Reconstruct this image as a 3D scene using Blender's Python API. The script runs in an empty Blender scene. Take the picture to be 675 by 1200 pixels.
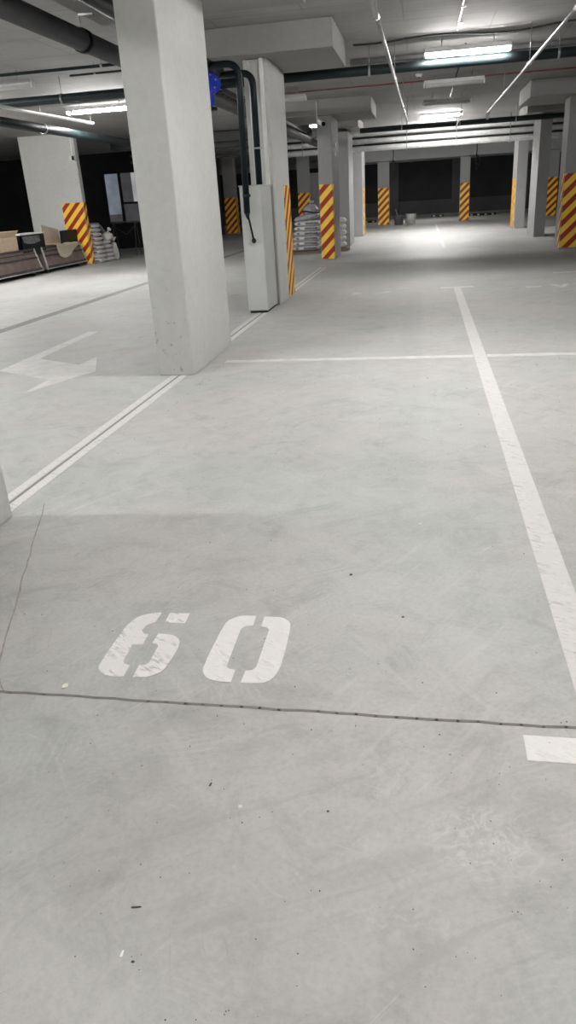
import bpy, bmesh, math, random
from mathutils import Vector, Matrix, noise
C = bpy.context.scene.collection
PI = math.pi
random.seed(7)

# ------------------------------------------------------------------ helpers
def bx(bm, x0, x1, y0, y1, z0, z1):
    vs = [bm.verts.new((x, y, z)) for z in (z0, z1) for y in (y0, y1) for x in (x0, x1)]
    for f in ((0, 2, 3, 1), (4, 5, 7, 6), (0, 1, 5, 4), (2, 6, 7, 3), (0, 4, 6, 2), (1, 3, 7, 5)):
        bm.faces.new([vs[i] for i in f])

def box_bm(x0, x1, y0, y1, z0, z1, bevel=0, seg=2):
    bm = bmesh.new()
    bx(bm, x0, x1, y0, y1, z0, z1)
    if bevel:
        bmesh.ops.bevel(bm, geom=bm.edges[:], offset=bevel, segments=seg, affect='EDGES', profile=0.5)
    return bm

def tube(bm, pts, r, n=14, caps=True, radii=None):
    pts = [Vector(p) for p in pts]
    rings = []
    prev = None
    for i, p in enumerate(pts):
        d = (pts[min(i + 1, len(pts) - 1)] - pts[max(i - 1, 0)]).normalized()
        if prev is None:
            a = Vector((0, 0, 1)) if abs(d.z) < 0.9 else Vector((1, 0, 0))
            u = d.cross(a).normalized()
        else:
            u = (prev - d * prev.dot(d)).normalized()
        prev = u
        v = d.cross(u)
        rr = radii[i] if radii else r
        rings.append([bm.verts.new(p + (u * math.cos(2 * PI * k / n) + v * math.sin(2 * PI * k / n)) * rr) for k in range(n)])
    for a, b in zip(rings, rings[1:]):
        for k in range(n):
            f = bm.faces.new((a[k], a[(k + 1) % n], b[(k + 1) % n], b[k]))
            f.smooth = True
    if caps:
        bm.faces.new(rings[0][::-1]); bm.faces.new(rings[-1])

def bend(p0, corner, p1, r, n=8):
    """points of a path p0 -> rounded corner -> p1"""
    p0, c, p1 = Vector(p0), Vector(corner), Vector(p1)
    a = c + (p0 - c).normalized() * r
    b = c + (p1 - c).normalized() * r
    out = [p0]
    for i in range(n + 1):
        t = i / n
        out.append(a * (1 - t) ** 2 + c * 2 * t * (1 - t) + b * t * t)
    out.append(p1)
    return out

def cyl(bm, a, b, r, n=16):
    tube(bm, [a, b], r, n)

def prism(bm, poly, z0, z1):
    """vertical extrusion of an xy polygon"""
    lo = [bm.verts.new((x, y, z0)) for x, y in poly]
    hi = [bm.verts.new((x, y, z1)) for x, y in poly]
    n = len(poly)
    bm.faces.new(hi); bm.faces.new(lo[::-1])
    for i in range(n):
        bm.faces.new((lo[i], lo[(i + 1) % n], hi[(i + 1) % n], hi[i]))

def obj(name, bm, mat, parent=None, loc=None):
    bmesh.ops.recalc_face_normals(bm, faces=bm.faces)
    me = bpy.data.meshes.new(name); bm.to_mesh(me); bm.free()
    o = bpy.data.objects.new(name, me); C.objects.link(o)
    me.materials.append(mat)
    if parent is not None:
        o.parent = parent
        o.matrix_parent_inverse = Matrix.Translation(-Vector(parent.location)) if parent.type == 'EMPTY' and parent.parent is None and tuple(parent.rotation_euler) == (0, 0, 0) else Matrix()
    if loc is not None:
        o.location = loc
    return o

def tag(o, label=None, cat=None, group=None, kind=None):
    if label: o['label'] = label
    if cat: o['category'] = cat
    if group: o['group'] = group
    if kind: o['kind'] = kind
    return o

def thing(name, label, cat, loc=(0, 0, 0), group=None):
    o = bpy.data.objects.new(name, None); C.objects.link(o)
    o.location = loc; o.empty_display_size = 0.1
    return tag(o, label, cat, group)

def struct(name, bm, mat):
    return tag(obj(name, bm, mat), kind='structure')

# ------------------------------------------------------------------ materials
def new_mat(name):
    m = bpy.data.materials.new(name); m.use_nodes = True
    nt = m.node_tree
    b = nt.nodes['Principled BSDF']
    return m, nt, b

def nd(nt, t, **kw):
    n = nt.nodes.new(t)
    for k, v in kw.items():
        setattr(n, k, v)
    return n

def noise_node(nt, vec, scale, detail=4, rough=0.55, dist=0.0):
    n = nd(nt, 'ShaderNodeTexNoise')
    n.inputs['Scale'].default_value = scale
    n.inputs['Detail'].default_value = detail
    n.inputs['Roughness'].default_value = rough
    n.inputs['Distortion'].default_value = dist
    if vec is not None: nt.links.new(vec, n.inputs['Vector'])
    return n.outputs['Fac']

def ramp(nt, fac, stops):
    r = nd(nt, 'ShaderNodeValToRGB')
    e = r.color_ramp.elements
    while len(e) < len(stops): e.new(0.5)
    for i, (p, c) in enumerate(stops):
        e[i].position = p
        e[i].color = (c, c, c, 1) if not isinstance(c, (tuple, list)) else (*c, 1)
    nt.links.new(fac, r.inputs['Fac'])
    return r.outputs['Color']

def mixc(nt, fac, a, b, mode='MIX'):
    m = nd(nt, 'ShaderNodeMix', data_type='RGBA', blend_type=mode)
    for s, v in ((0, fac), (6, a), (7, b)):
        if hasattr(v, 'is_output'):
            nt.links.new(v, m.inputs[s])
        elif s == 0:
            m.inputs[s].default_value = v
        else:
            m.inputs[s].default_value = (*v, 1)
    return m.outputs[2]

def bump(nt, b, h, strength=0.2, dist=0.01):
    n = nd(nt, 'ShaderNodeBump')
    n.inputs['Strength'].default_value = strength
    n.inputs['Distance'].default_value = dist
    nt.links.new(h, n.inputs['Height'])
    nt.links.new(n.outputs['Normal'], b.inputs['Normal'])

def pos(nt):
    return nd(nt, 'ShaderNodeNewGeometry').outputs['Position']

def mapped(nt, vec, scale=(1, 1, 1), rot=(0, 0, 0), loc=(0, 0, 0)):
    if any(rot) and scale != (1, 1, 1):
        vec = mapped(nt, vec, (1, 1, 1), rot); rot = (0, 0, 0)
    m = nd(nt, 'ShaderNodeMapping')
    m.inputs['Scale'].default_value = scale
    m.inputs['Rotation'].default_value = rot
    m.inputs['Location'].default_value = loc
    nt.links.new(vec, m.inputs['Vector'])
    return m.outputs['Vector']

def simple(name, col, rough=0.6, metal=0.0, var=0.12, scale=6.0, bumps=0.0, spec=0.5):
    m, nt, b = new_mat(name)
    p = pos(nt)
    f = noise_node(nt, p, scale, 5, 0.6)
    lo = tuple(c * (1 - var) for c in col); hi = tuple(min(1, c * (1 + var)) for c in col)
    nt.links.new(ramp(nt, f, [(0.3, lo), (0.7, hi)]), b.inputs['Base Color'])
    b.inputs['Roughness'].default_value = rough
    b.inputs['Metallic'].default_value = metal
    b.inputs['Specular IOR Level'].default_value = spec
    if bumps: bump(nt, b, f, bumps, 0.01)
    return m

def floor_colour(nt):
    p = pos(nt)
    big = noise_node(nt, p, 0.55, 5, 0.6, 0.4)
    c = ramp(nt, big, [(0.32, (0.425, 0.417, 0.403)), (0.55, (0.475, 0.467, 0.455)), (0.75, (0.515, 0.505, 0.492))])
    tint = noise_node(nt, mapped(nt, p, loc=(7, 3, 0)), 0.8, 4, 0.5)
    c = mixc(nt, ramp(nt, tint, [(0.42, 0.0), (0.62, 1.0)]), c, mixc(nt, 1.0, c, (0.95, 1.0, 0.985), 'MULTIPLY'))
    # trowel blotches
    t = noise_node(nt, p, 5.0, 8, 0.68, 0.8)
    c = mixc(nt, 1.0, c, ramp(nt, t, [(0.3, 0.84), (0.5, 0.985), (0.7, 1.06)]), 'MULTIPLY')
    # fine pores
    fine = noise_node(nt, p, 55.0, 6, 0.7)
    c = mixc(nt, 1.0, c, ramp(nt, fine, [(0.3, 0.90), (0.5, 1.0), (0.7, 1.06)]), 'MULTIPLY')
    # smeared trowel sweeps in several directions
    for k, (rz, sc, off) in enumerate(((0.9, (1.2, 18, 1), 3), (-0.5, (1.0, 14, 1), 11), (2.1, (1.5, 24, 1), 23))):
        s = noise_node(nt, mapped(nt, p, sc, (0, 0, rz), (off, off, 0)), 1.0, 4, 0.6, 0.6)
        msk = noise_node(nt, mapped(nt, p, loc=(off * 2, 0, 0)), 1.1, 2, 0.5)
        amt = mixc(nt, 1.0, ramp(nt, s, [(0.56, 0.0), (0.70, 1.0)]), ramp(nt, msk, [(0.44, 0.0), (0.62, 0.38)]), 'MULTIPLY')
        c = mixc(nt, amt, c, (0.58, 0.57, 0.555) if k != 1 else (0.33, 0.325, 0.315))
    cl = noise_node(nt, mapped(nt, p, loc=(13, 5, 0)), 2.2, 9, 0.72, 1.6)
    c = mixc(nt, 1.0, c, ramp(nt, cl, [(0.34, 0.86), (0.46, 0.99), (0.6, 1.0), (0.7, 1.09)]), 'MULTIPLY')
    # thin scratches
    for rz, off in ((0.35, 2), (1.2, 9), (-0.9, 17), (2.5, 31)):
        sc = noise_node(nt, mapped(nt, p, (3.0, 95, 1), (0, 0, rz), (off, off * 2, 0)), 1.0, 3, 0.5, 0.9)
        mk = noise_node(nt, mapped(nt, p, loc=(off, -off, 0)), 3.0, 3, 0.6)
        am = mixc(nt, 1.0, ramp(nt, sc, [(0.66, 0.0), (0.72, 1.0)]), ramp(nt, mk, [(0.52, 0.0), (0.62, 0.5)]), 'MULTIPLY')
        c = mixc(nt, am, c, (0.33, 0.32, 0.31) if off in (9, 31) else (0.62, 0.61, 0.60))
    for off, ctr in ((3, (0.1, 1.75, 0)), (8, (-0.75, 1.35, 0)), (15, (0.02, 2.3, 0)), (21, (-1.4, 4.1, 0))):
        wv = nd(nt, 'ShaderNodeTexWave', wave_type='RINGS', rings_direction='Z')
        wv.inputs['Scale'].default_value = 13.0; wv.inputs['Distortion'].default_value = 5.0
        wv.inputs['Detail'].default_value = 3; wv.inputs['Detail Scale'].default_value = 1.3
        nt.links.new(mapped(nt, p, loc=tuple(-q for q in ctr)), wv.inputs['Vector'])
        mk = noise_node(nt, mapped(nt, p, loc=(off * 1.3, off * .7, 0)), 2.6, 4, 0.6)
        am = mixc(nt, 1.0, ramp(nt, wv.outputs['Fac'], [(0.72, 0.0), (0.92, 1.0)]), ramp(nt, mk, [(0.56, 0.0), (0.68, 0.17)]), 'MULTIPLY')
        c = mixc(nt, am, c, (0.62, 0.61, 0.60) if off != 8 else (0.36, 0.35, 0.34))
    # scattered dirt specks
    v = nd(nt, 'ShaderNodeTexVoronoi', feature='F1'); v.inputs['Scale'].default_value = 9.0
    nt.links.new(p, v.inputs['Vector'])
    sp = ramp(nt, v.outputs['Distance'], [(0.022, 1.0), (0.045, 0.0)])
    sel = nd(nt, 'ShaderNodeSeparateColor'); nt.links.new(v.outputs['Color'], sel.inputs[0])
    amt = mixc(nt, 1.0, sp, ramp(nt, sel.outputs[0], [(0.55, 0.0), (0.75, 0.75)]), 'MULTIPLY')
    c = mixc(nt, amt, c, (0.13, 0.125, 0.12))
    v2 = nd(nt, 'ShaderNodeTexVoronoi', feature='F1'); v2.inputs['Scale'].default_value = 6.3
    nt.links.new(mapped(nt, p, loc=(3.3, 1.7, 0)), v2.inputs['Vector'])
    s2 = nd(nt, 'ShaderNodeSeparateColor'); nt.links.new(v2.outputs['Color'], s2.inputs[0])
    amt = mixc(nt, 1.0, ramp(nt, v2.outputs['Distance'], [(0.02, 1.0), (0.05, 0.0)]), ramp(nt, s2.outputs[1], [(0.7, 0.0), (0.8, 0.7)]), 'MULTIPLY')
    c = mixc(nt, amt, c, (0.80, 0.79, 0.77))
    # faint tyre tracks along the bays
    sx = nd(nt, 'ShaderNodeSeparateXYZ'); nt.links.new(p, sx.inputs[0])
    for cx, wd, lo, hi, am in ((-0.13, 0.16, 2.6, 13.0, 0.5), (-0.62, 0.05, 3.0, 7.0, 0.14)):
        mth = nd(nt, 'ShaderNodeMath', operation='SUBTRACT'); mth.inputs[1].default_value = cx
        nt.links.new(sx.outputs[0], mth.inputs[0])
        ab = nd(nt, 'ShaderNodeMath', operation='ABSOLUTE'); nt.links.new(mth.outputs[0], ab.inputs[0])
        m1 = ramp(nt, ab.outputs[0], [(wd * 0.5, 1.0), (wd, 0.0)])
        mr = nd(nt, 'ShaderNodeMapRange'); mr.inputs[1].default_value = lo; mr.inputs[2].default_value = hi
        nt.links.new(sx.outputs[1], mr.inputs[0])
        m2 = ramp(nt, mr.outputs[0], [(0.0, 0.0), (0.12, 0.35), (0.6, 0.6), (0.93, 1.0), (1.0, 0.0)])
        m3 = ramp(nt, noise_node(nt, mapped(nt, p, (3, 30, 1)), 1.0, 5, 0.7), [(0.35, 0.0), (0.65, am)])
        amt = mixc(nt, 1.0, mixc(nt, 1.0, m1, m2, 'MULTIPLY'), m3, 'MULTIPLY')
        c = mixc(nt, amt, c, (0.29, 0.285, 0.275))
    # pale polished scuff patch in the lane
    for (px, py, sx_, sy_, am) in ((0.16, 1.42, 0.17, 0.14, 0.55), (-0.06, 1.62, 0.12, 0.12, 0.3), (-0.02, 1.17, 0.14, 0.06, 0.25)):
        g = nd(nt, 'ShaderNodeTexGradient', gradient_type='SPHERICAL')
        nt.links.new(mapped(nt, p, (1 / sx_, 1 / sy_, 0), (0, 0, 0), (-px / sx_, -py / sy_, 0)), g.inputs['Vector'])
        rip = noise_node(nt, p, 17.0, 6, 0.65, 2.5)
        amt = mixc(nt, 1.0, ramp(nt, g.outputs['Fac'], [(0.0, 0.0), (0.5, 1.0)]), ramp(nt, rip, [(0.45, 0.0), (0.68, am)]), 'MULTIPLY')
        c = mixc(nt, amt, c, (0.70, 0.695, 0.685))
    return c, p, t, fine

def mk_floor():
    m, nt, b = new_mat('painted_concrete_floor')
    c, p, t, fine = floor_colour(nt)
    nt.links.new(c, b.inputs['Base Color'])
    rg = ramp(nt, t, [(0.3, 0.52), (0.7, 0.7)])
    nt.links.new(rg, b.inputs['Roughness'])
    b.inputs['Specular IOR Level'].default_value = 0.35
    bump(nt, b, t, 0.08, 0.01)
    return m

def mk_paint(name, wear, k=1.0):
    """white floor paint worn through to concrete"""
    m, nt, b = new_mat(name)
    p = pos(nt)
    f = noise_node(nt, p, 9.0, 8, 0.72, 0.6)
    s = noise_node(nt, mapped(nt, p, (14, 60, 1), (0, 0, 0.5)), 1.0, 5, 0.65, 1.2)
    white = ramp(nt, f, [(0.3, (0.60 * k, 0.588 * k, 0.575 * k)), (0.7, (0.70 * k, 0.688 * k, 0.672 * k))])
    gone = mixc(nt, 1.0, ramp(nt, f, [(0.45, 0.0), (0.58, 1.0)]), ramp(nt, s, [(0.5, 0.0), (0.58, wear)]), 'MULTIPLY')
    nt.links.new(mixc(nt, gone, white, (0.45, 0.44, 0.43)), b.inputs['Base Color'])
    b.inputs['Roughness'].default_value = 0.6
    return m

def mk_faded(name, fade):
    m, nt, b = new_mat(name)
    p = pos(nt)
    f = noise_node(nt, p, 7.0, 8, 0.75, 0.4)
    nt.links.new(mixc(nt, ramp(nt, f, [(0.4, fade - 0.3), (0.6, min(1, fade + 0.2))]), (0.70, 0.69, 0.675), (0.475, 0.467, 0.455)), b.inputs['Base Color'])
    b.inputs['Roughness'].default_value = 0.6
    return m

def mk_concrete(name, col, streak=0.06, pores=0.0):
    m, nt, b = new_mat(name)
    p = pos(nt)
    f = noise_node(nt, p, 1.3, 5, 0.6)
    f2 = noise_node(nt, p, 14, 6, 0.65)
    c = ramp(nt, f, [(0.3, tuple(x * (1 - streak) for x in col)), (0.7, tuple(x * (1 + streak) for x in col))])
    c = mixc(nt, 1.0, c, ramp(nt, f2, [(0.3, 0.95), (0.6, 1.02)]), 'MULTIPLY')
    if pores:
        v = nd(nt, 'ShaderNodeTexVoronoi', feature='F1'); v.inputs['Scale'].default_value = 10
        nt.links.new(mapped(nt, p, (1, 1, 0.8)), v.inputs['Vector'])
        s = nd(nt, 'ShaderNodeSeparateColor'); nt.links.new(v.outputs['Color'], s.inputs[0])
        amt = mixc(nt, 1.0, ramp(nt, v.outputs['Distance'], [(0.10, 1.0), (0.17, 0.0)]), ramp(nt, s.outputs[0], [(0.90, 0.0), (0.93, pores)]), 'MULTIPLY')
        sx = nd(nt, 'ShaderNodeSeparateXYZ'); nt.links.new(p, sx.inputs[0])
        ny = nd(nt, 'ShaderNodeSeparateXYZ'); nt.links.new(nd(nt, 'ShaderNodeNewGeometry').outputs['Normal'], ny.inputs[0])
        fa = nd(nt, 'ShaderNodeMath', operation='ABSOLUTE'); nt.links.new(ny.outputs[1], fa.inputs[0])
        low = ramp(nt, sx.outputs[2], [(0.0, 1.0), (0.5, 0.9), (1.0, 0.1)])
        ch = noise_node(nt, p, 13.0, 4, 0.6)
        amt2 = mixc(nt, 1.0, low, ramp(nt, ch, [(0.615, 0.0), (0.645, pores)]), 'MULTIPLY')
        c = mixc(nt, mixc(nt, 1.0, mixc(nt, 1.0, amt, amt2, 'LIGHTEN'), ramp(nt, fa.outputs[0], [(0.3, 0.12), (0.6, 1.0)]), 'MULTIPLY'), c, (0.26, 0.255, 0.24))
    nt.links.new(c, b.inputs['Base Color'])
    b.inputs['Roughness'].default_value = 0.75
    b.inputs['Specular IOR Level'].default_value = 0.3
    bump(nt, b, f2, 0.12, 0.01)
    return m

def mk_hazard(name, ax, ay, period=0.33, phase=0.0):
    """yellow and red diagonal warning stripes; ax, ay say how the diagonal runs on the plate"""
    m, nt, b = new_mat(name)
    p = pos(nt)
    d = nd(nt, 'ShaderNodeVectorMath', operation='DOT_PRODUCT')
    nt.links.new(p, d.inputs[0]); d.inputs[1].default_value = (ax, ay, 1.0)
    a = nd(nt, 'ShaderNodeMath', operation='MULTIPLY_ADD'); a.inputs[1].default_value = 1 / period; a.inputs[2].default_value = 100 + phase
    nt.links.new(d.outputs['Value'], a.inputs[0])
    fr = nd(nt, 'ShaderNodeMath', operation='FRACT'); nt.links.new(a.outputs[0], fr.inputs[0])
    gt = nd(nt, 'ShaderNodeMath', operation='GREATER_THAN'); gt.inputs[1].default_value = 0.52
    nt.links.new(fr.outputs[0], gt.inputs[0])
    w = ramp(nt, noise_node(nt, p, 8, 4), [(0.3, 0.92), (0.7, 1.05)])
    c = mixc(nt, gt.outputs[0], (1.0, 0.68, 0.05), (0.38, 0.016, 0.006))
    nt.links.new(mixc(nt, 1.0, c, w, 'MULTIPLY'), b.inputs['Base Color'])
    b.inputs['Roughness'].default_value = 0.45
    return m

def mk_emit(name, col, strength):
    m, nt, b = new_mat(name)
    b.inputs['Base Color'].default_value = (0.9, 0.9, 0.9, 1)
    b.inputs['Emission Color'].default_value = (*col, 1)
    b.inputs['Emission Strength'].default_value = strength
    return m

def mk_ceiling():
    m, nt, b = new_mat('cast_concrete_ceiling')
    p = pos(nt)
    f = noise_node(nt, p, 0.9, 6, 0.6)
    f2 = noise_node(nt, mapped(nt, p, (1, 8, 1)), 1.2, 6, 0.65)
    c = ramp(nt, f, [(0.3, (0.31, 0.305, 0.305)), (0.7, (0.39, 0.385, 0.38))])
    c = mixc(nt, 1.0, c, ramp(nt, f2, [(0.35, 0.92), (0.65, 1.06)]), 'MULTIPLY')
    br = nd(nt, 'ShaderNodeTexBrick')   # shuttering board seams
    br.inputs['Scale'].default_value = 1.0
    br.inputs['Mortar Size'].default_value = 0.012
    br.inputs['Brick Width'].default_value = 2.44
    br.inputs['Row Height'].default_value = 1.22
    br.inputs['Color1'].default_value = br.inputs['Color2'].default_value = (1, 1, 1, 1)
    br.inputs['Mortar'].default_value = (0.78, 0.78, 0.78, 1)
    nt.links.new(mapped(nt, p, loc=(0.31, 0.2, 0)), br.inputs['Vector'])
    c = mixc(nt, 1.0, c, br.outputs['Color'], 'MULTIPLY')
    nt.links.new(c, b.inputs['Base Color'])
    b.inputs['Roughness'].default_value = 0.8
    bump(nt, b, f2, 0.15, 0.01)
    return m

def mk_sack(name, base, ink):
    """printed paper sack: a row of dark printing along its middle"""
    m, nt, b = new_mat(name)
    tc = nd(nt, 'ShaderNodeTexCoord').outputs['Generated']
    s = nd(nt, 'ShaderNodeSeparateXYZ'); nt.links.new(tc, s.inputs[0])
    band = ramp(nt, s.outputs[2], [(0.28, 0.0), (0.34, 1.0), (0.66, 1.0), (0.72, 0.0)])
    xr = ramp(nt, s.outputs[0], [(0.14, 0.0), (0.15, 1.0), (0.24, 1.0), (0.25, 0.0), (0.42, 0.0), (0.43, 1.0), (0.9, 1.0), (0.91, 0.0)])
    let = noise_node(nt, mapped(nt, tc, (26, 1, 5)), 1.0, 2, 0.5)
    ik = mixc(nt, 1.0, mixc(nt, 1.0, band, xr, 'MULTIPLY'), ramp(nt, let, [(0.36, 0.25), (0.44, 0.9)]), 'MULTIPLY')
    w = noise_node(nt, pos(nt), 11, 6, 0.65)
    c = ramp(nt, w, [(0.3, tuple(x * 0.8 for x in base)), (0.7, base)])
    nt.links.new(mixc(nt, ik, c, ink), b.inputs['Base Color'])
    b.inputs['Roughness'].default_value = 0.55
    bump(nt, b, w, 0.4, 0.02)
    return m

M = dict(
    floor=mk_floor(), paint=mk_paint('worn_white_floor_paint', 0.9), paint_worn=mk_paint('scuffed_white_floor_paint', 0.85, 1.2), paint_digit=mk_paint('white_digit_paint', 0.45, 1.2),
    faded=mk_faded('faded_white_floor_paint', 0.45), very_faded=mk_faded('rubbed_out_floor_paint', 0.62),
    ceiling=mk_ceiling(),
    pillar=mk_concrete('grey_white_pillar_paint', (0.56, 0.565, 0.55), 0.04, 0.7),
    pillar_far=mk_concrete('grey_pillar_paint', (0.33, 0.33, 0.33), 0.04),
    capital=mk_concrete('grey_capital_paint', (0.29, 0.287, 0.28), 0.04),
    wall=mk_concrete('mid_grey_wall', (0.30, 0.30, 0.305), 0.08),
    wall_dark=mk_concrete('shade_black_wall', (0.022, 0.022, 0.026), 0.2),  # near-black base paints in the darkness of the unlit rooms at left
    wall_upper=mk_concrete('near_black_upper_wall', (0.04, 0.04, 0.045), 0.1),
    wall_low=mk_concrete('dark_grey_wall', (0.11, 0.11, 0.118), 0.1),
    groove=simple('dark_joint_filler', (0.22, 0.205, 0.195), 0.9),
    crack=simple('crack_dirt', (0.30, 0.27, 0.255), 0.95, var=0.3, scale=20),
    drain=simple('grey_channel_concrete', (0.24, 0.235, 0.23), 0.8),
    hz_front=mk_hazard('hazard_stripes_front', -1.0, 0.0), hz_right=mk_hazard('hazard_stripes_right_side', 0.0, -1.0),
    hz_left=mk_hazard('hazard_stripes_left_side', 0.0, 1.0),
    pipe_dark=simple('dark_green_black_pipe', (0.012, 0.020, 0.022), 0.5, var=0.2, spec=0.3),
    pipe_blue=simple('rubber_pipe_insulation', (0.003, 0.008, 0.012), 0.45, var=0.2, spec=0.3),
    pipe_grey=simple('grey_plastic_pipe', (0.075, 0.075, 0.08), 0.6, spec=0.3),
    steel=simple('galvanised_steel', (0.40, 0.40, 0.41), 0.38, 0.8),
    foil=simple('silver_foil_wrap', (0.86, 0.86, 0.86), 0.5, 0.1, var=0.12, scale=9, bumps=0.3),
    cable=simple('black_cable', (0.015, 0.015, 0.016), 0.5),
    red=simple('red_cable', (0.16, 0.03, 0.03), 0.5),
    white_plastic=simple('white_plastic', (0.75, 0.75, 0.75), 0.4, var=0.05),
    grey_plastic=simple('dim_diffuser', (0.60, 0.60, 0.61), 0.4, var=0.05),
    blue=simple('blue_enamel', (0.012, 0.045, 0.50), 0.4),
    box_metal=simple('pale_grey_sheet_metal', (0.50, 0.51, 0.50), 0.5, 0.0, var=0.05, scale=2),
    seam=simple('dark_gap', (0.02, 0.02, 0.02), 0.8),
    skip=simple('brown_grey_skip_panel', (0.38, 0.29, 0.265), 0.7, var=0.22, scale=7, bumps=0.2),
    skip_rib=simple('dark_brown_rib', (0.05, 0.042, 0.042), 0.6, var=0.2),
    skip_edge=simple('scraped_steel_edge', (0.38, 0.36, 0.35), 0.5, var=0.2),
    cardboard=simple('cardboard', (0.52, 0.40, 0.29), 0.85, var=0.12, scale=9),
    board=simple('tan_board', (0.60, 0.50, 0.39), 0.8, var=0.1),
    cloth=simple('cream_cloth', (0.86, 0.78, 0.62), 0.9, var=0.1, scale=15, bumps=0.4),
    black=simple('black_panel', (0.004, 0.0045, 0.007), 0.5, spec=0.25),
    liner=simple('grey_plastic_liner', (0.12, 0.12, 0.13), 0.35, var=0.3, scale=14, bumps=0.5),
    navy=simple('navy_lining', (0.008, 0.012, 0.035), 0.5),
    sack=mk_sack('printed_white_sack', (0.66, 0.65, 0.66), (0.05, 0.05, 0.07)),
    sack_plain=simple('grey_white_sack', (0.58, 0.56, 0.56), 0.55, var=0.25, scale=12, bumps=0.5),
    sack_red=mk_sack('sack_with_reddish_print', (0.62, 0.58, 0.56), (0.22, 0.09, 0.08)),
    grey_bag=simple('grey_plastic_sack', (0.33, 0.33, 0.36), 0.4, var=0.25, scale=10, bumps=0.5),
    tarp=simple('grey_tarpaulin', (0.22, 0.215, 0.225), 0.6, var=0.12, scale=10, bumps=0.3),
    white_bag=simple('white_woven_bag', (0.66, 0.65, 0.61), 0.7, var=0.15, scale=16, bumps=0.5),
    tie=simple('black_tie', (0.02, 0.02, 0.022), 0.6),
    wood=simple('weathered_wood', (0.18, 0.14, 0.10), 0.8, var=0.25, scale=12),
    twig=simple('brown_splinter', (0.11, 0.08, 0.06), 0.8),
    chip=simple('pale_chip', (0.80, 0.78, 0.66), 0.7),
    white_chip=simple('white_plaster_chip', (0.85, 0.85, 0.84), 0.7),
    crumb=simple('dark_crumb', (0.06, 0.055, 0.05), 0.8),
    bucket_white=simple('white_bucket_plastic', (0.72, 0.72, 0.70), 0.4, var=0.05),
    bucket_grey=simple('dark_grey_bucket_plastic', (0.13, 0.13, 0.135), 0.5),
    frame=simple('dark_window_frame', (0.015, 0.015, 0.017), 0.5),
)
LAMP = 60.0
M['lamp'] = mk_emit('fluorescent_tube_glow', (1.0, 0.985, 0.96), LAMP)
M['lamp_dim'] = mk_emit('dim_fluorescent_tube_glow', (1.0, 0.97, 0.94), LAMP * 0.1)
M['lamp_mid'] = mk_emit('steady_fluorescent_tube_glow', (1.0, 0.98, 0.955), LAMP * 0.75)
M['lamp_soft'] = mk_emit('weaker_fluorescent_tube_glow', (1.0, 0.975, 0.95), LAMP * 0.5)  # weaker tubes, strength set only to balance the floor brightness

def mk_pane(name, col, e):
    m, nt, b = new_mat(name)
    f = noise_node(nt, pos(nt), 1.6, 3)
    c = ramp(nt, f, [(0.35, tuple(x * 0.7 for x in col)), (0.65, col)])
    nt.links.new(c, b.inputs['Base Color']); nt.links.new(c, b.inputs['Emission Color'])
    b.inputs['Emission Strength'].default_value = e  # faint glow added so the panes stay visible in the dark
    b.inputs['Roughness'].default_value = 0.15
    return m
M['pane'] = mk_pane('bluish_glowing_glass', (0.20, 0.23, 0.27), 0.14)
M['pane_grey'] = mk_pane('grey_glowing_glass', (0.42, 0.42, 0.43), 0.16)
M['pane_dark'] = mk_pane('dim_grey_glass', (0.09, 0.09, 0.095), 0.1)

# ------------------------------------------------------------------ the shell
ZC = 3.67      # ceiling
ZK = 3.33      # underside of the pillar capitals
X0, X1, Y0, Y1 = -20.0, 13.0, -8.0, 54.0
struct('floor', box_bm(X0 - .3, X1 + .3, Y0 - .3, Y1 + .3, -0.3, 0.0), M['floor'])
struct('ceiling', box_bm(X0 - .3, X1 + .3, Y0 - .3, Y1 + .3, ZC, ZC + 0.3), M['ceiling'])
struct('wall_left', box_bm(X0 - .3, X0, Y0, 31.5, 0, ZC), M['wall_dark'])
struct('wall_right', box_bm(X1, X1 + .3, Y0, Y1, 0, ZC), M['wall'])
struct('wall_near', box_bm(X0, X1, Y0 - .3, Y0, 0, ZC), M['wall'])
# far wall: dark grey below, black above, with paler lintel and piers
o = thing('wall_far', None, None, (0, Y1, 0)); o['kind'] = 'structure'
obj('lower_band', box_bm(X0, X1, Y1, Y1 + .3, 0, 0.95), M['wall_low'], o)
obj('upper_band', box_bm(X0, X1, Y1 + .02, Y1 + .3, 0.95, 3.33), M['wall_upper'], o)
obj('lintel', box_bm(X0, X1, Y1 - .35, Y1 + .3, 3.33, ZC), M['wall'], o)
obj('kerb', box_bm(X0, X1, Y1 - .6, Y1, 0, 0.08, .01), M['wall'], o)
for x in (-2.0, 2.05, 6.3):
    obj('pier', box_bm(x - .3, x + .3, Y1 - .35, Y1, 0.08, 3.33, .01), M['wall_low'], o)
# left wall coloured near black for the unlit rooms, with a faintly glowing window
WL = 31.5
bmw = bmesh.new()
wx0, wx1, wz0, wz1 = -13.05, -11.3, 0.95, 2.95
bx(bmw, X0, wx0, WL, WL + .3, 0, ZC); bx(bmw, wx1, -10.4, WL, WL + .3, 0, ZC)
bx(bmw, wx0, wx1, WL, WL + .3, 0, wz0); bx(bmw, wx0, wx1, WL, WL + .3, wz1, ZC)
bx(bmw, -10.7, -10.4, WL + .3, 40.5, 0, ZC)
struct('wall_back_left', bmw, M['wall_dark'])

# ------------------------------------------------------------------ pillars
def pillar(label, x0, x1, y0, y1, mat, ztop=ZK, bev=0.012):
    t = thing('concrete_pillar', label, 'pillar', ((x0 + x1) / 2, (y0 + y1) / 2, 0))
    obj('shaft', box_bm(x0, x1, y0, y1, 0, ztop, bev), mat, t)
    return t

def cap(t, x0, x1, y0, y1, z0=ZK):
    obj('capital', box_bm(x0, x1, y0, y1, z0, ZC, .01), M['capital'], t)

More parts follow.
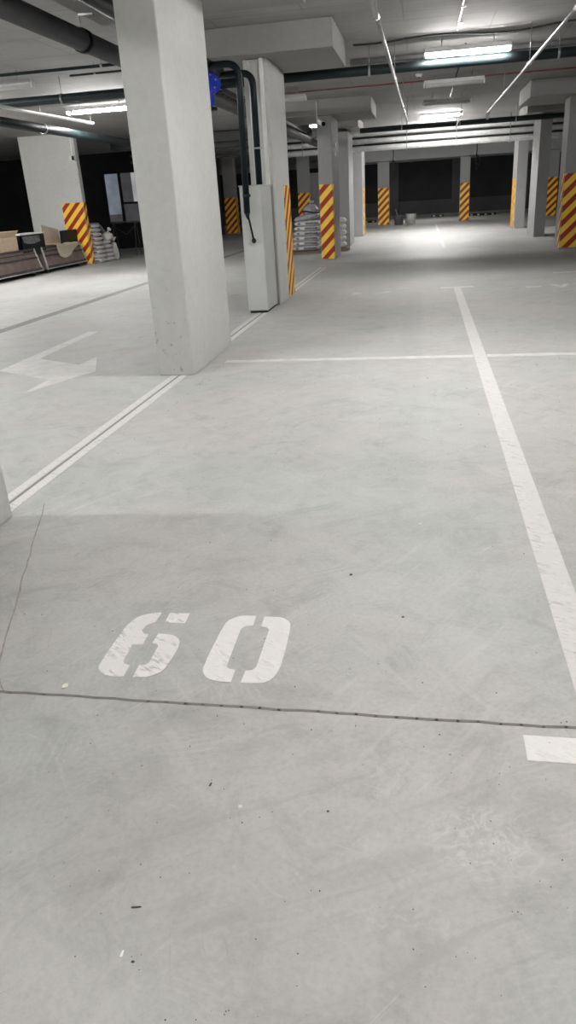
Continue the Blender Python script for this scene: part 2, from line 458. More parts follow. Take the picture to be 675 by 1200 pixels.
def stripes(t, side, x0, x1, y0, y1, z0=0.03, z1=1.72):
    mt = {'front': M['hz_front'], 'right': M['hz_right'], 'left': M['hz_left'], 'back': M['hz_front']}[side]
    e = 0.006
    if side == 'front': b = box_bm(x0, x1, y0 - e, y0 - .0003, z0, z1)
    elif side == 'right': b = box_bm(x1 + .0003, x1 + e, y0, y1, z0, z1)
    elif side == 'left': b = box_bm(x0 - e, x0 - .0003, y0, y1, z0, z1)
    else: b = box_bm(x0, x1, y1 + .0003, y1 + e, z0, z1)
    o = obj('warning_stripes', b, mt, t)
    o['label'] = 'yellow and red diagonal warning stripes'
    return o

p0 = pillar('pale grey concrete pillar cut off by the left edge of the picture, beside the double line', -2.55, -2.18, 1.9, 3.36, M['pillar'])
p1 = pillar('large pale grey foreground pillar with chipped corner rising from the double line', -2.51, -2.155, 6.77, 8.28, M['pillar'])
p2 = pillar('pale grey pillar behind the sheet metal pipe casing, stripes on its rear corner', -2.53, -2.18, 11.66, 13.0, M['pillar'])
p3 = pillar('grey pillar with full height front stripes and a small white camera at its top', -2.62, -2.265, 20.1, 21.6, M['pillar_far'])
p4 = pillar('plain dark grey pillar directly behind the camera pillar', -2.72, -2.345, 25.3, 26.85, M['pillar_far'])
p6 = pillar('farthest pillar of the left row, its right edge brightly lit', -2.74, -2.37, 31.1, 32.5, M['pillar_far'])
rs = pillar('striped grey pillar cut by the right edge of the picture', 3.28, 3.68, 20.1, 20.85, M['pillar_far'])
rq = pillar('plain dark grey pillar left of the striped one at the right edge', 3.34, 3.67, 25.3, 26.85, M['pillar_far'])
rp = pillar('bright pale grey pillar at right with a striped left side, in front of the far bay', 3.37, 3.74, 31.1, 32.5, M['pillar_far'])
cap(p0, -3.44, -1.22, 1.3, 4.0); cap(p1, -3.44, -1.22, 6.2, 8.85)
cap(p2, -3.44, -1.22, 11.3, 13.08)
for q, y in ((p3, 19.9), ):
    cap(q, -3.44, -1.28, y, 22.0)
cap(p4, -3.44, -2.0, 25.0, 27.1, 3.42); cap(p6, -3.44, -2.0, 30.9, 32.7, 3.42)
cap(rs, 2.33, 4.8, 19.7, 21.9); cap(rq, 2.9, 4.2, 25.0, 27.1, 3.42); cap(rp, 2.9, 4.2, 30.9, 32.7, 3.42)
stripes(p2, 'right', -2.53, -2.18, 12.42, 12.985)
stripes(p2, 'back', -2.53, -2.18, 11.66, 13.0)
stripes(p3, 'front', -2.61, -2.275, 20.1, 21.6, 0.03, 1.80)
stripes(p3, 'right', -2.62, -2.265, 20.11, 20.3, 0.03, 1.80)
stripes(rs, 'front', 3.29, 3.67, 20.1, 20.85, 0.03, 1.70)
stripes(rs, 'left', 3.28, 3.68, 20.11, 20.4, 0.03, 1.70)
stripes(rp, 'left', 3.37, 3.74, 31.4, 32.4, 0.03, 1.75)
stripes(p6, 'right', -2.74, -2.37, 31.7, 32.4, 0.03, 1.75)
# chip box mouldings on the camera pillar
for z, n in ((2.66, 'switch'), (2.45, 'switch')):
    obj('switch_box', box_bm(-2.265, -2.225, 20.6, 20.7, z, z + .10, .008), M['white_plastic'], p3)

far_lab = ['striped far pillar seen between the big foreground pillar and the pipe casing',
           'striped far pillar behind the printed sack pile',
           'left one of the two striped far pillars before the black bay, beside the buckets',
           'right one of the two striped far pillars before the black bay',
           'striped far pillar seen in the gap between the two right-hand pillars']
for (x0, x1), lab in zip(((-10.4, -9.79), (-6.46, -5.87), (-2.34, -1.78), (1.75, 2.21), (5.92, 6.4)), far_lab):
    t = pillar(lab, x0, x1, 41.0, 41.55, M['pillar_far'], 3.05)
    obj('head_block', box_bm(x0, x1, 41.0, 41.55, 3.05, ZC, .01), M['wall'], t)
    stripes(t, 'front', x0 + .005, x1 - .005, 41.0, 41.55, 0.03, 1.78)
    stripes(t, 'right', x0, x1, 41.01, 41.54, 0.03, 1.78)
    t['group'] = 'striped far pillars'

# broad pier on the left
lp = pillar('broad grey pier at the left with short striped corner behind the brown skips', -11.95, -10.19, 22.8, 23.02, M['pillar'], ZC)
stripes(lp, 'front', -10.88, -10.195, 22.8, 23.02, 0.03, 1.79)
stripes(lp, 'right', -11.95, -10.19, 22.81, 23.01, 0.03, 1.79)
t = thing('junction_box', 'small white junction box at the top right corner of the broad left pier', 'junction box', (-10.26, 22.8, 2.98))
jb = obj('box_body', box_bm(-10.36, -10.20, 22.70, 22.795, 2.92, 3.08, .01), M['white_plastic'], t)
obj('cover', box_bm(-10.28, -10.205, 22.685, 22.70, 2.94, 3.06, .004), M['black'], jb)
obj('conduit', box_bm(-10.29, -10.26, 22.76, 22.795, 3.08, 3.66), M['white_plastic'], t)

struct('trim_6', box_bm(-5.0, 8.6, 40.55, 40.95, 2.98, ZC, .01), M['wall'])     # beam over the far bays
# grey slab standing behind the sacks
struct('trim_1', box_bm(-6.25, -5.4, 43.0, 43.25, 0, 2.75, .01), M['pillar_far'])

# window in the dark block
wt = thing('window_1', None, None, (wx0, WL, wz0)); wt['kind'] = 'structure'
b = bmesh.new()
for (a0, a1, c0, c1) in ((wx0, wx1, wz0, wz0 + .06), (wx0, wx1, wz1 - .06, wz1), (wx0, wx0 + .06, wz0, wz1), (wx1 - .06, wx1, wz0, wz1), (-12.42, -12.30, wz0, wz1), (-12.30, wx1, 1.72, 1.80)):
    bx(b, a0, a1, WL + .02, WL + .12, c0, c1)
obj('window_frame', b, M['frame'], wt)
obj('pane', box_bm(wx0 + .06, -12.42, WL + .06, WL + .08, 1.35, wz1 - .06), M['pane'], wt)
obj('pane', box_bm(wx0 + .06, -12.42, WL + .06, WL + .08, wz0 + .06, 1.35), M['pane_dark'], wt)
obj('pane', box_bm(-12.30, -11.85, WL + .06, WL + .08, 1.80, wz1 - .06), M['pane_dark'], wt)
obj('pane', box_bm(-11.85, wx1 - .06, WL + .06, WL + .08, 1.80, wz1 - .06), M['pane_grey'], wt)
obj('pane', box_bm(-12.30, wx1 - .06, WL + .06, WL + .08, wz0 + .06, 1.72), M['pane_dark'], wt)

# ------------------------------------------------------------------ floor marks
ZP = 0.0015
def mark(name, polys, mat, label, cat, group=None, z=ZP):
    bm = bmesh.new()
    for P in polys: prism(bm, P, 0.0002, z)
    return tag(obj(name, bm, mat), label, cat, group)

def rect(x0, x1, y0, y1): return [(x0, y0), (x1, y0), (x1, y1), (x0, y1)]

six = [[(-1.018, 2.433), (-1.05, 2.428), (-1.075, 2.416), (-1.095, 2.403), (-1.109, 2.385), (-1.122, 2.35), (-1.128, 2.31), (-1.131, 2.13), (-1.128, 2.057), (-1.121, 2.038), (-1.111, 2.024), (-1.081, 2.002), (-1.046, 1.997), (-1.013, 2.001), (-1.016, 2.069), (-1.037, 2.075), (-1.049, 2.09), (-1.056, 2.199), (-1.016, 2.205), (-1.018, 2.272), (-1.038, 2.276), (-1.054, 2.298), (-1.048, 2.335), (-1.02, 2.361)],
       [(-0.984, 2.432), (-0.902, 2.435), (-0.899, 2.362), (-0.982, 2.36)],
       [(-0.981, 2.281), (-0.94, 2.278), (-0.92, 2.273), (-0.905, 2.264), (-0.89, 2.25), (-0.881, 2.232), (-0.874, 2.194), (-0.875, 2.12), (-0.882, 2.059), (-0.888, 2.042), (-0.899, 2.028), (-0.915, 2.014), (-0.934, 2.005), (-0.979, 1.999), (-0.982, 2.072), (-0.958, 2.077), (-0.95, 2.093), (-0.953, 2.198), (-0.963, 2.211), (-0.982, 2.214)]]
zero = [[(-0.63, 2.435), (-0.675, 2.434), (-0.697, 2.428), (-0.714, 2.415), (-0.73, 2.397), (-0.738, 2.374), (-0.743, 2.313), (-0.747, 2.151), (-0.745, 2.076), (-0.741, 2.058), (-0.733, 2.041), (-0.721, 2.025), (-0.706, 2.013), (-0.674, 2.003), (-0.626, 2.003), (-0.628, 2.075), (-0.652, 2.08), (-0.664, 2.092), (-0.669, 2.335), (-0.658, 2.358), (-0.627, 2.366)],
        [(-0.596, 2.433), (-0.541, 2.434), (-0.523, 2.43), (-0.508, 2.419), (-0.494, 2.405), (-0.485, 2.388), (-0.479, 2.345), (-0.474, 2.222), (-0.473, 2.118), (-0.479, 2.064), (-0.487, 2.04), (-0.497, 2.023), (-0.511, 2.012), (-0.526, 2.007), (-0.593, 2.003), (-0.591, 2.073), (-0.568, 2.078), (-0.558, 2.097), (-0.559, 2.339), (-0.568, 2.354), (-0.594, 2.363)]]
mark('painted_digit', six, M['paint_worn'], 'white stencilled digit 6 with scuffed upper left, painted on the concrete floor', 'painted number', 'digits of bay number 60')
mark('painted_digit', zero, M['paint_digit'], 'white stencilled digit 0 painted on the concrete floor', 'painted number', 'digits of bay number 60')
mark('painted_bay_line', [rect(0.497, 0.612, 1.87, 13.0), rect(0.29, 0.815, 12.93, 13.12)], M['paint'], 'long white bay line running away at right, ending in a short crossbar', 'floor line')
mark('painted_end_bar', [rect(0.31, 0.82, 1.72, 1.828)], M['paint_digit'], 'short white bar painted at the right edge in the foreground', 'floor line')
b = bmesh.new()
mark('painted_double_line', [rect(-2.388, -2.325, 2.2, 18), rect(-2.292, -2.228, 2.2, 18)], M['paint'], 'white double line with a dark groove running under the left pillars', 'floor line')
mark('painted_cross_line', [rect(-2.0, 0.49, 7.31, 7.43), rect(0.62, 5.2, 7.31, 7.43)], M['faded'], 'faded white line crossing the bays from the big pillar to the right', 'floor line')
mark('painted_arrow', [[(-4.44, 7.16), (-3.641, 6.703), (-3.609, 6.132), (-3.288, 7.039), (-3.601, 7.80), (-3.623, 7.373), (-4.285, 7.773), (-4.34, 9.256), (-4.329, 9.556), (-4.484, 9.582), (-4.451, 7.856)]], M['faded'], 'worn white direction arrow bent to the right, left of the big pillar', 'painted arrow')
def frag(pts): return pts
for parts, mt, lab, c0 in (([rect(-1.16, -1.02, 12.5, 12.86), [(-0.78, 12.5), (-0.55, 12.62), (-0.52, 12.86), (-0.62, 12.86), (-0.66, 12.74), (-0.78, 12.66)], rect(-0.42, -0.25, 13.1, 13.22)], 'very_faded', 'almost rubbed out white number at the far end of bay 60', (-.7, 12.7, 0)),
                           ([rect(1.62, 1.86, 12.6, 12.75), [(2.0, 12.9), (2.07, 12.9), (2.15, 12.65), (2.23, 12.9), (2.3, 12.9), (2.19, 12.5), (2.11, 12.5)]], 'faded', 'worn white number at the far end of the bay right of the long line', (1.95, 12.7, 0))):
    t = thing('worn_bay_number', lab, 'painted number', c0)
    for P in parts:
        b = bmesh.new(); prism(b, P, 0.0002, ZP); obj('stencil_stroke', b, M[mt], t)
mark('painted_lane_line', [rect(2.33, 4.2, 14.6, 14.75)], M['faded'], 'thin white line across the far lane at the right edge', 'floor line')
mark('painted_far_line', [rect(0.52, 0.62, 22.5, 40)], M['very_faded'], 'faint white line running to the far bay beyond the lane', 'floor line')

def strip(bm, pts, w, z0, z1):
    for (x0, y0), (x1, y1) in zip(pts, pts[1:]):
        d = Vector((x1 - x0, y1 - y0)); n = Vector((-d.y, d.x)).normalized() * w / 2
        e = d.normalized() * w * 0.3
        prism(bm, [(x0 - n.x - e.x, y0 - n.y - e.y), (x1 - n.x + e.x, y1 - n.y + e.y), (x1 + n.x + e.x, y1 + n.y + e.y), (x0 + n.x - e.x, y0 + n.y - e.y)], z0, z1)
def wob(a, b, n, amp):
    out = []
    for i in range(n + 1):
        t = i / n
        out.append((a[0] + (b[0] - a[0]) * t + random.uniform(-amp, amp), a[1] + (b[1] - a[1]) * t + random.uniform(-amp, amp)))
    return out
b = bmesh.new()
strip(b, [(-2.308, 2.2), (-2.308, 18)], 0.012, 0.0002, 0.0008)
struct('trim_2', b, M['groove'])                                  # groove between the double lines
b = bmesh.new()
strip(b, wob((-4, 1.885), (3.5, 1.868), 120, 0.003), 0.0125, 0.0002, 0.0007)
struct('trim_3', b, M['groove'])                                  # floor joint in the foreground
b = bmesh.new()
strip(b, wob((-2.09, 3.55), (-1.50, 2.0), 22, 0.006), 0.006, 0.0002, 0.0006)
strip(b, wob((-1.50, 2.0), (-1.40, 1.88), 4, 0.003), 0.005, 0.0002, 0.0006)
struct('trim_4', b, M['crack'])
b = bmesh.new()
strip(b, [(-5.97, -6), (-5.97, 30)], 0.2, 0.0002, 0.0012)
struct('trim_5', b, M['drain'])                                   # dark channel along the left aisle

# crumbs and litter on the floor
def litter(name, pts, h, mat, label, cat, x, y, rz=0):
    bm = bmesh.new()
    if name == 'dark_crumb': pts = [(px * .62, py * .62) for px, py in pts]; h *= .7
    P = [(px * math.cos(rz) - py * math.sin(rz) + x, px * math.sin(rz) + py * math.cos(rz) + y) for px, py in pts]
    prism(bm, P, 0.0, h)
    bmesh.ops.bevel(bm, geom=bm.edges[:], offset=h * 0.25, segments=1, affect='EDGES')
    return tag(obj(name, bm, mat), label, cat)
litter('wood_splinter', [(-.012, -.002), (.011, -.0012), (.012, .0015), (-.011, .002)], .003, M['twig'], 'thin brown splinter lying on the foreground floor', 'splinter', -0.64, 1.13, 0.2)
litter('pale_chip', [(-.012, -.012), (.006, -.014), (.014, .004), (.004, .012), (-.006, .006)], .004, M['chip'], 'pale leaf-like chip on the floor left of the digit 6', 'chip', -1.2, 1.93, 0.6)
litter('dark_crumb', [(-.008, -.01), (.003, -.006), (.009, .012), (.0, .009)], .004, M['crumb'], 'dark elongated crumb below the middle of the floor joint', 'crumb', -0.57, 1.53, 0.3)
litter('dark_crumb', [(-.011, -.009), (.010, -.008), (.012, .006), (-.004, .012)], .006, M['crumb'], 'dark crumb beyond and right of the digit 0', 'crumb', -0.29, 2.8, 0.3)
litter('dark_crumb', [(-.008, -.007), (.008, -.006), (.009, .006), (-.004, .008)], .005, M['crumb'], 'dark crumb right of the digit 0, level with its top', 'crumb', -0.06, 2.47)
litter('dark_crumb', [(-.006, -.003), (.006, -.004), (.007, .003), (-.003, .005)], .004, M['crumb'], 'dark crumb beside a white flake near the bottom of the floor', 'crumb', -0.60, 1.0)
litter('white_flake', [(-.003, -.008), (.003, -.008), (.002, .008), (-.002, .007)], .003, M['white_chip'], 'white flake near the bottom left of the floor', 'flake', -0.63, 1.015)
litter('dark_crumb', [(-.005, -.005), (.006, -.004), (.004, .006), (-.005, .004)], .004, M['crumb'], 'dark crumb in the middle of the foreground floor', 'crumb', -0.23, 1.47)
b = bmesh.new()
for i in range(420):
    y = 0.75 + 6.5 * random.random() ** 1.8
    x = max(-2.0, random.uniform(-0.62 * y - 0.15, 0.36 * y + 0.1))
    s = random.uniform(0.0005, 0.0015) * (1 + 0.25 * y)
    a = random.uniform(0, PI)
    P = [(x + s * math.cos(a + k * PI / 2.5) * random.uniform(.6, 1.3), y + s * math.sin(a + k * PI / 2.5) * random.uniform(.6, 1.3)) for k in range(5)]
    prism(b, P, 0.0, s * 0.8)
tag(obj('floor_grit', b, M['crumb']), 'fine dark grit scattered over the floor', 'grit', kind='stuff')

# ------------------------------------------------------------------ pipe casing and risers at the second pillar
t = thing('pipe_casing', 'tall pale grey sheet metal casing in front of the second pillar', 'pipe casing', (-2.36, 11.15, 0))
obj('casing_body', box_bm(-2.515, -2.215, 10.8, 11.55, 0.035, 1.70, .012), M['box_metal'], t)
obj('plinth', box_bm(-2.49, -2.235, 10.83, 11.53, 0, 0.035), M['seam'], t)
obj('top_lip', box_bm(-2.525, -2.205, 10.79, 11.56, 1.70, 1.715, .004), M['box_metal'], t)
b = bmesh.new(); bx(b, -2.2147, -2.2127, 10.95, 11.42, 0.06, 1.66)
obj('side_panel', b, M['box_metal'], t)
# vertical channel between casing and pillar
t = thing('cable_trunking', 'white vertical trunking on the corner of the pillar behind the pipe casing', 'trunking', (-2.24, 11.6, 0))
obj('duct', box_bm(-2.285, -2.235, 11.565, 11.655, 1.72, 3.325, .006), M['white_plastic'], t)
obj('lower_channel', box_bm(-2.26, -2.20, 11.565, 11.655, 0.0, 1.72, .004), M['drain'], t)
b = bmesh.new(); cyl(b, (-2.44, 11.63, 1.72), (-2.44, 11.63, 3.3), .02)
obj('conduit', b, M['white_plastic'], t)

t = thing('ceiling_main_pipe', 'thick black pipe high at upper left ending in risers beside the second pillar', 'pipe', (-2.93, 6, 3.13))
b = bmesh.new(); tube(b, [(-2.80, -6, 3.17), (-2.80, 11.36, 3.17)], .072, 20)
obj('pipe_run', b, M['pipe_dark'], t)
for y in (1.2, 4.4):
    b = bmesh.new(); cyl(b, (-2.80, y - .025, 3.17), (-2.80, y + .025, 3.17), .082, 20); cyl(b, (-2.80, y, 3.2), (-2.80, y, ZC if not 6.2 < y < 8.85 else ZK), .006, 8)
    obj('hanger', b, M['steel'], t)
t = thing('riser_pipe', 'black insulated riser bending down in front of the pipe casing, thin tail below', 'pipe', (-2.40, 10.68, 1.0))
b = bmesh.new(); tube(b, bend((-2.82, 10.68, 3.15), (-2.375, 10.68, 3.15), (-2.40, 10.68, 1.36), .17, 12), .043, 18)
obj('insulated_pipe', b, M['pipe_blue'], t)
b = bmesh.new(); tube(b, [(-2.40, 10.68, 1.39), (-2.395, 10.68, 1.31), (-2.38, 10.69, 1.27), (-2.345, 10.72, 1.02)], .014, 12, radii=[.043, .022, .014, .014])
tt = obj('tail_tube', b, M['pipe_blue'], t)
b = bmesh.new(); bmesh.ops.create_uvsphere(b, u_segments=14, v_segments=10, radius=.032, matrix=Matrix.Translation((-2.345, 10.74, 1.0)) @ Matrix.Diagonal((1, 1.2, 1.1, 1)))
for f in b.faces: f.smooth = True
obj('tail_end', b, M['pipe_blue'], tt)
b = bmesh.new(); cyl(b, (-2.395, 10.68, 1.56), (-2.395, 10.68, 1.61), .05, 16); bx(b, -2.36, -2.335, 10.67, 10.69, 1.57, 1.6)
obj('clip', b, M['pipe_dark'], t)
t = thing('riser_pipe', 'black insulated riser bending down into the top of the pipe casing', 'pipe', (-2.33, 11.3, 1.7))
b = bmesh.new(); tube(b, bend((-2.82, 11.3, 3.12), (-2.325, 11.3, 3.12), (-2.33, 11.3, 1.69), .17, 12), .045, 18)
obj('insulated_pipe', b, M['pipe_blue'], t)
b = bmesh.new(); cyl(b, (-2.33, 11.3, 2.18), (-2.33, 11.3, 2.205), .05, 16); bx(b, -2.285, -2.24, 11.29, 11.31, 2.185, 2.2)
obj('bracket', b, M['steel'], t)
t = thing('isolating_valve', 'bright blue cast valve with bolted flange beside the black riser pipes', 'valve', (-2.85, 10.9, 2.7))
b = bmesh.new(); cyl(b, (-2.85, 10.9, 2.72), (-2.85, 10.9, 3.0), .07, 16); bmesh.ops.create_uvsphere(b, u_segments=16, v_segments=10, radius=.085, matrix=Matrix.Translation((-2.83, 10.9, 2.93)))
for f in b.faces: f.smooth = True
obj('valve_body', b, M['blue'], t)
b = bmesh.new(); cyl(b, (-2.81, 10.82, 2.98), (-2.81, 10.84, 2.98), .115, 20); cyl(b, (-2.81, 10.95, 2.98), (-2.81, 10.97, 2.98), .115, 20)
fl = obj('flange', b, M['blue'], t)
for k in range(6):
    a = k * PI / 3 + .3
    b = bmesh.new(); cyl(b, (-2.81 + .092 * math.cos(a), 10.80, 2.98 + .092 * math.sin(a)), (-2.81 + .092 * math.cos(a), 10.825, 2.98 + .092 * math.sin(a)), .012, 6)
    obj('bolt', b, M['steel'], fl)
b = bmesh.new(); cyl(b, (-2.84, 10.9, 2.66), (-2.84, 10.9, 2.70), .085, 18); cyl(b, (-2.84, 10.9, 2.68), (-2.85, 10.9, 2.76), .02, 8)
obj('handwheel', b, M['black'], t)

# ------------------------------------------------------------------ pipes, rails and cables under the ceiling
def run(name, label, cat, a, b_, r, mat, hangs=(), ztop=ZC, clampr=None, n=18, group=None):
    a, b_ = Vector(a), Vector(b_)
    t = thing(name, label, cat, tuple((a + b_) / 2), group)
    bm = bmesh.new(); tube(bm, [a, b_], r, n)
    obj('pipe_run', bm, mat, t)
    d = (b_ - a).normalized()
    for s in hangs:
        p = a + (b_ - a) * s
        bm = bmesh.new()
        cyl(bm, p - d * .018, p + d * .018, (clampr or r * 1.18), 16)
        cyl(bm, p + Vector((0, 0, r)), Vector((p.x, p.y, ztop)), .006, 6)
        obj('hanger', bm, M['steel'], t)
    return t
def hp(xs, x0, x1): return [(x - x0) / (x1 - x0) for x in xs]

run('crossing_pipe', 'dark green pipe crossing the whole ceiling behind the nearest lit lamp', 'pipe', (-18, 13.68, 3.335), (11, 13.68, 3.335), .072, M['pipe_dark'], hp((-9, -6.2, -3.6, -0.9, 2.0, 5), -18, 11))
t = run('drain_pipe', 'thick grey plastic pipe high in the upper left corner with a black clamp', 'pipe', (-3.43, -6, 3.10), (-3.43, 26, 3.10), .098, M['pipe_grey'])
b = bmesh.new(); cyl(b, (-3.43, 8.22, 3.10), (-3.43, 8.32, 3.10), .112, 20); obj('clamp', b, M['black'], t)
b = bmesh.new(); cyl(b, (-3.43, 8.27, 3.2), (-3.43, 8.27, ZK - .02), .006, 6); bx(b, -3.43, -3.28, 8.24, 8.29, ZK - .02, ZK - .0005)
obj('hanger', b, M['steel'], t)
run('sprinkler_pipe', 'thin steel pipe running away left of the ceiling lamps', 'pipe', (-0.53, 2, 3.15), (-0.45, 21.6, 3.15), .022, M['steel'], (.35, .58, .8, .97), clampr=.034)
t = run('sprinkler_pipe', 'thin steel pipe running away right of the ceiling lamps', 'pipe', (1.56, 2, 3.15), (1.46, 20.4, 3.15), .022, M['steel'], (.4, .6, .8), clampr=.034)
b = bmesh.new(); tube(b, [(1.46, 20.4, 3.15), (1.46, 20.46, 3.13), (1.46, 20.46, 3.0)], .05, 10, radii=[.03, .055, .02])
obj('end_fitting', b, M['white_plastic'], t)
run('sprinkler_pipe', 'short thin steel pipe right of the farthest lit lamp', 'pipe', (0.95, 22.6, 3.4), (0.9, 25.4, 3.2), .022, M['steel'], (.1,))
run('aisle_pipe', 'green pipe with a bright top edge above the left aisle', 'pipe', (-7.55, 8, 3.1), (-7.63, 27, 3.1), .085, M['pipe_dark'], (.2, .4))
t = run('aisle_sprinkler_pipe', 'thin pale pipe with two upright heads below the left lit lamp', 'pipe', (-6.75, 9, 3.12), (-6.5, 15.6, 3.12), .028, M['white_plastic'], (.4,))
for y in (14.7, 15.55):
    b = bmesh.new(); cyl(b, (-6.53, y, 3.12), (-6.53, y, 3.24), .02, 8); cyl(b, (-6.53, y, 3.24), (-6.53, y, 3.27), .035, 10)
    obj('sprinkler_head', b, M['white_plastic'], t)
run('thin_cross_pipe', 'thin dark pipe crossing the upper left ceiling below the grey pipe', 'pipe', (-12, 11.95, 3.5), (-2.6, 11.1, 3.5) if False else (-3.5, 12.1, 3.5), .022, M['pipe_dark'], (.55, .85))
run('thin_cross_pipe', 'short thin dark pipe on the ceiling just before the green crossing pipe at left', 'pipe', (-5.6, 12.78, 3.52), (-3.5, 12.78, 3.52), .016, M['pipe_dark'], (.2, .5))
run('red_cable', 'dark red cable crossing the ceiling at the unlit lamps', 'cable', (-5, 17.75, 3.6), (8, 17.75, 3.6), .014, M['red'])
b = bmesh.new(); tube(b, [(x, 13.1 + .05 * math.sin(x * 2), 3.62 + .025 * math.sin(x * 3.1 + 1)) for x in [(-1.1 + .15 * k) for k in range(50)]], .014, 8)
tag(obj('black_cable', b, M['cable']), 'slack black cable clipped across the ceiling above the nearest lit lamp', 'cable')
t = thing('conduit', 'thin conduit on the ceiling leading to the nearest lit lamp', 'conduit', (.42, 9, 3.65))
b = bmesh.new(); cyl(b, (.49, 1, 3.653), (.44, 13.0, 3.653), .013, 8); obj('tube', b, M['steel'], t)
for y in (6.5, 8.4, 9.4, 10.4, 11.4, 12.4):
    b = bmesh.new(); bx(b, .425, .495, y - .02, y + .02, 3.632, ZC - .001); obj('clip', b, M['steel'], t)
run('conduit', 'thin conduit on the ceiling between the two unlit lamps', 'conduit', (.62, 14.2, 3.655), (.60, 23, 3.655), .013, M['cable'])
t = thing('lamp_cable', 'bent black cable hanging below the capital at the upper left', 'cable', (-3, 7, 3.2))
b = bmesh.new(); tube(b, [(-3.2, 6.25, 3.318), (-3.17, 6.5, 3.315), (-3.1, 7.6, 3.315), (-3.0, 8.8, 3.315)], .016, 10); obj('tube', b, M['cable'], t)

# services at mid depth: black pipe and foil-wrapped ducts
run('black_service_pipe', 'black pipe crossing the ceiling just behind the farthest lit lamp', 'pipe', (-1.95, 25.1, 3.30), (8, 25.1, 3.30), .072, M['pipe_dark'], hp((-.7, 1.0, 2.6), -1.95, 8))
DY = 27.62
for z, r, lab in ((3.36, .05, 'uppermost of the foil wrapped ducts crossing before the far bay'),
                  (3.15, .076, 'middle foil wrapped duct crossing before the far bay'),
                  (2.925, .086, 'lowest and brightest of the foil wrapped ducts crossing before the far bay')):
    run('foil_duct', lab, 'duct', (-4.9, DY, z), (8, DY, z), r, M['foil'], group='foil wrapped ducts')
for x, lab in ((-4.1, 'thin steel trapeze hanger left of the camera pillar holding the foil ducts'), (-0.6, 'left thin steel trapeze hanger holding the foil ducts before the far bay'), (1.0, 'middle thin steel trapeze hanger holding the foil ducts before the far bay'), (2.7, 'right thin steel trapeze hanger holding the foil ducts before the far bay')):
    t = thing('duct_hanger', lab, 'hanger', (x, DY, 2.88))
    for s in (-.13, .13):
        b = bmesh.new(); cyl(b, (x, DY + s, 2.80), (x, DY + s, ZC), .009, 6); obj('rod', b, M['steel'], t)
    for z in (3.309, 3.073, 2.838):
        obj('crossbar', box_bm(x - .02, x + .02, DY - .15, DY + .15, z - .016, z), M['steel'], t)
for z, r, lab in ((3.262, .03, 'thin black pipe between the upper and middle foil ducts'), (3.043, .026, 'thin black pipe between the middle and lowest foil ducts')):
    run('black_service_pipe', lab, 'pipe', (-4.9, DY + .03, z), (8, DY + .03, z), r, M['cable'])
for z, r, lab in ((3.22, .035, 'upper of the dim pipes crossing in the dark behind the pipe casing'), (3.02, .045, 'lower of the dim pipes crossing in the dark behind the pipe casing')):
    run('dim_service_pipe', lab, 'pipe', (-10.2, 27.3, z), (-4.6, 27.3, z), r, M['pipe_grey'])
t = thing('cable_tray', 'black cable tray running crosswise behind the pipe risers', 'cable tray', (-7, 26, 3.4))
obj('tray', box_bm(-10.3, -3.6, 25.9, 26.4, 3.36, 3.41), M['cable'], t)
b = bmesh.new(); bx(b, -10.3, -3.6, 25.88, 25.9, 3.36, 3.64); bx(b, -10.3, -3.6, 26.4, 26.42, 3.36, 3.64); obj('side_rail', b, M['cable'], t)
b = bmesh.new()
for k in range(7): cyl(b, (-10.3, 25.98 + .06 * k, 3.45), (-3.6, 25.98 + .06 * k, 3.45), .03, 8)
obj('cable_bundle', b, M['cable'], t)
t = thing('cable_ladder', 'dark cable ladder running away left of the camera pillar', 'cable tray', (-3.85, 20, 3.4))
b = bmesh.new(); bx(b, -3.98, -3.95, 15, 25.6, 3.38, 3.46); bx(b, -3.68, -3.65, 15, 25.6, 3.38, 3.46)
for k in range(30): bx(b, -3.95, -3.68, 15.2 + .35 * k, 15.23 + .35 * k, 3.39, 3.41)
obj('ladder', b, M['pipe_grey'], t)
for y in (16.5, 19.5, 22.5):
    b = bmesh.new(); cyl(b, (-3.965, y, 3.46), (-3.965, y, ZC), .006, 6); obj('hanger', b, M['steel'], t)
b = bmesh.new()
for k in range(3): tube(b, [(-3.9 + .08 * k, y, 3.43 + .01 * math.sin(y + k)) for y in range(15, 26)], .018, 8)
obj('cable_bundle', b, M['cable'], t)
# hanging wires at the far bay
for x, z0, lab in ((-1.55, 2.0, 'thin black cables hanging beside the left far pillar'), (2.45, 2.35, 'thin black cable hanging beside the right far pillar')):
    t = thing('hanging_cable', lab, 'cable', (x, 40.5, z0))
    b = bmesh.new()
    tube(b, [(x, 40.5, ZC), (x + .02, 40.5, 3.2), (x - .03, 40.5, 2.8), (x + .04, 40.52, z0 + .3), (x - .02, 40.5, z0)], .025, 6)
    obj('wire', b, M['cable'], t)
    b = bmesh.new()
    tube(b, [(x + .02, 40.5, 3.0), (x + .2, 40.5, 2.75), (x + .12, 40.5, 2.5), (x - .05, 40.5, 2.65), (x + .08, 40.5, 2.3)], .02, 6)
    obj('loop', b, M['cable'], t)

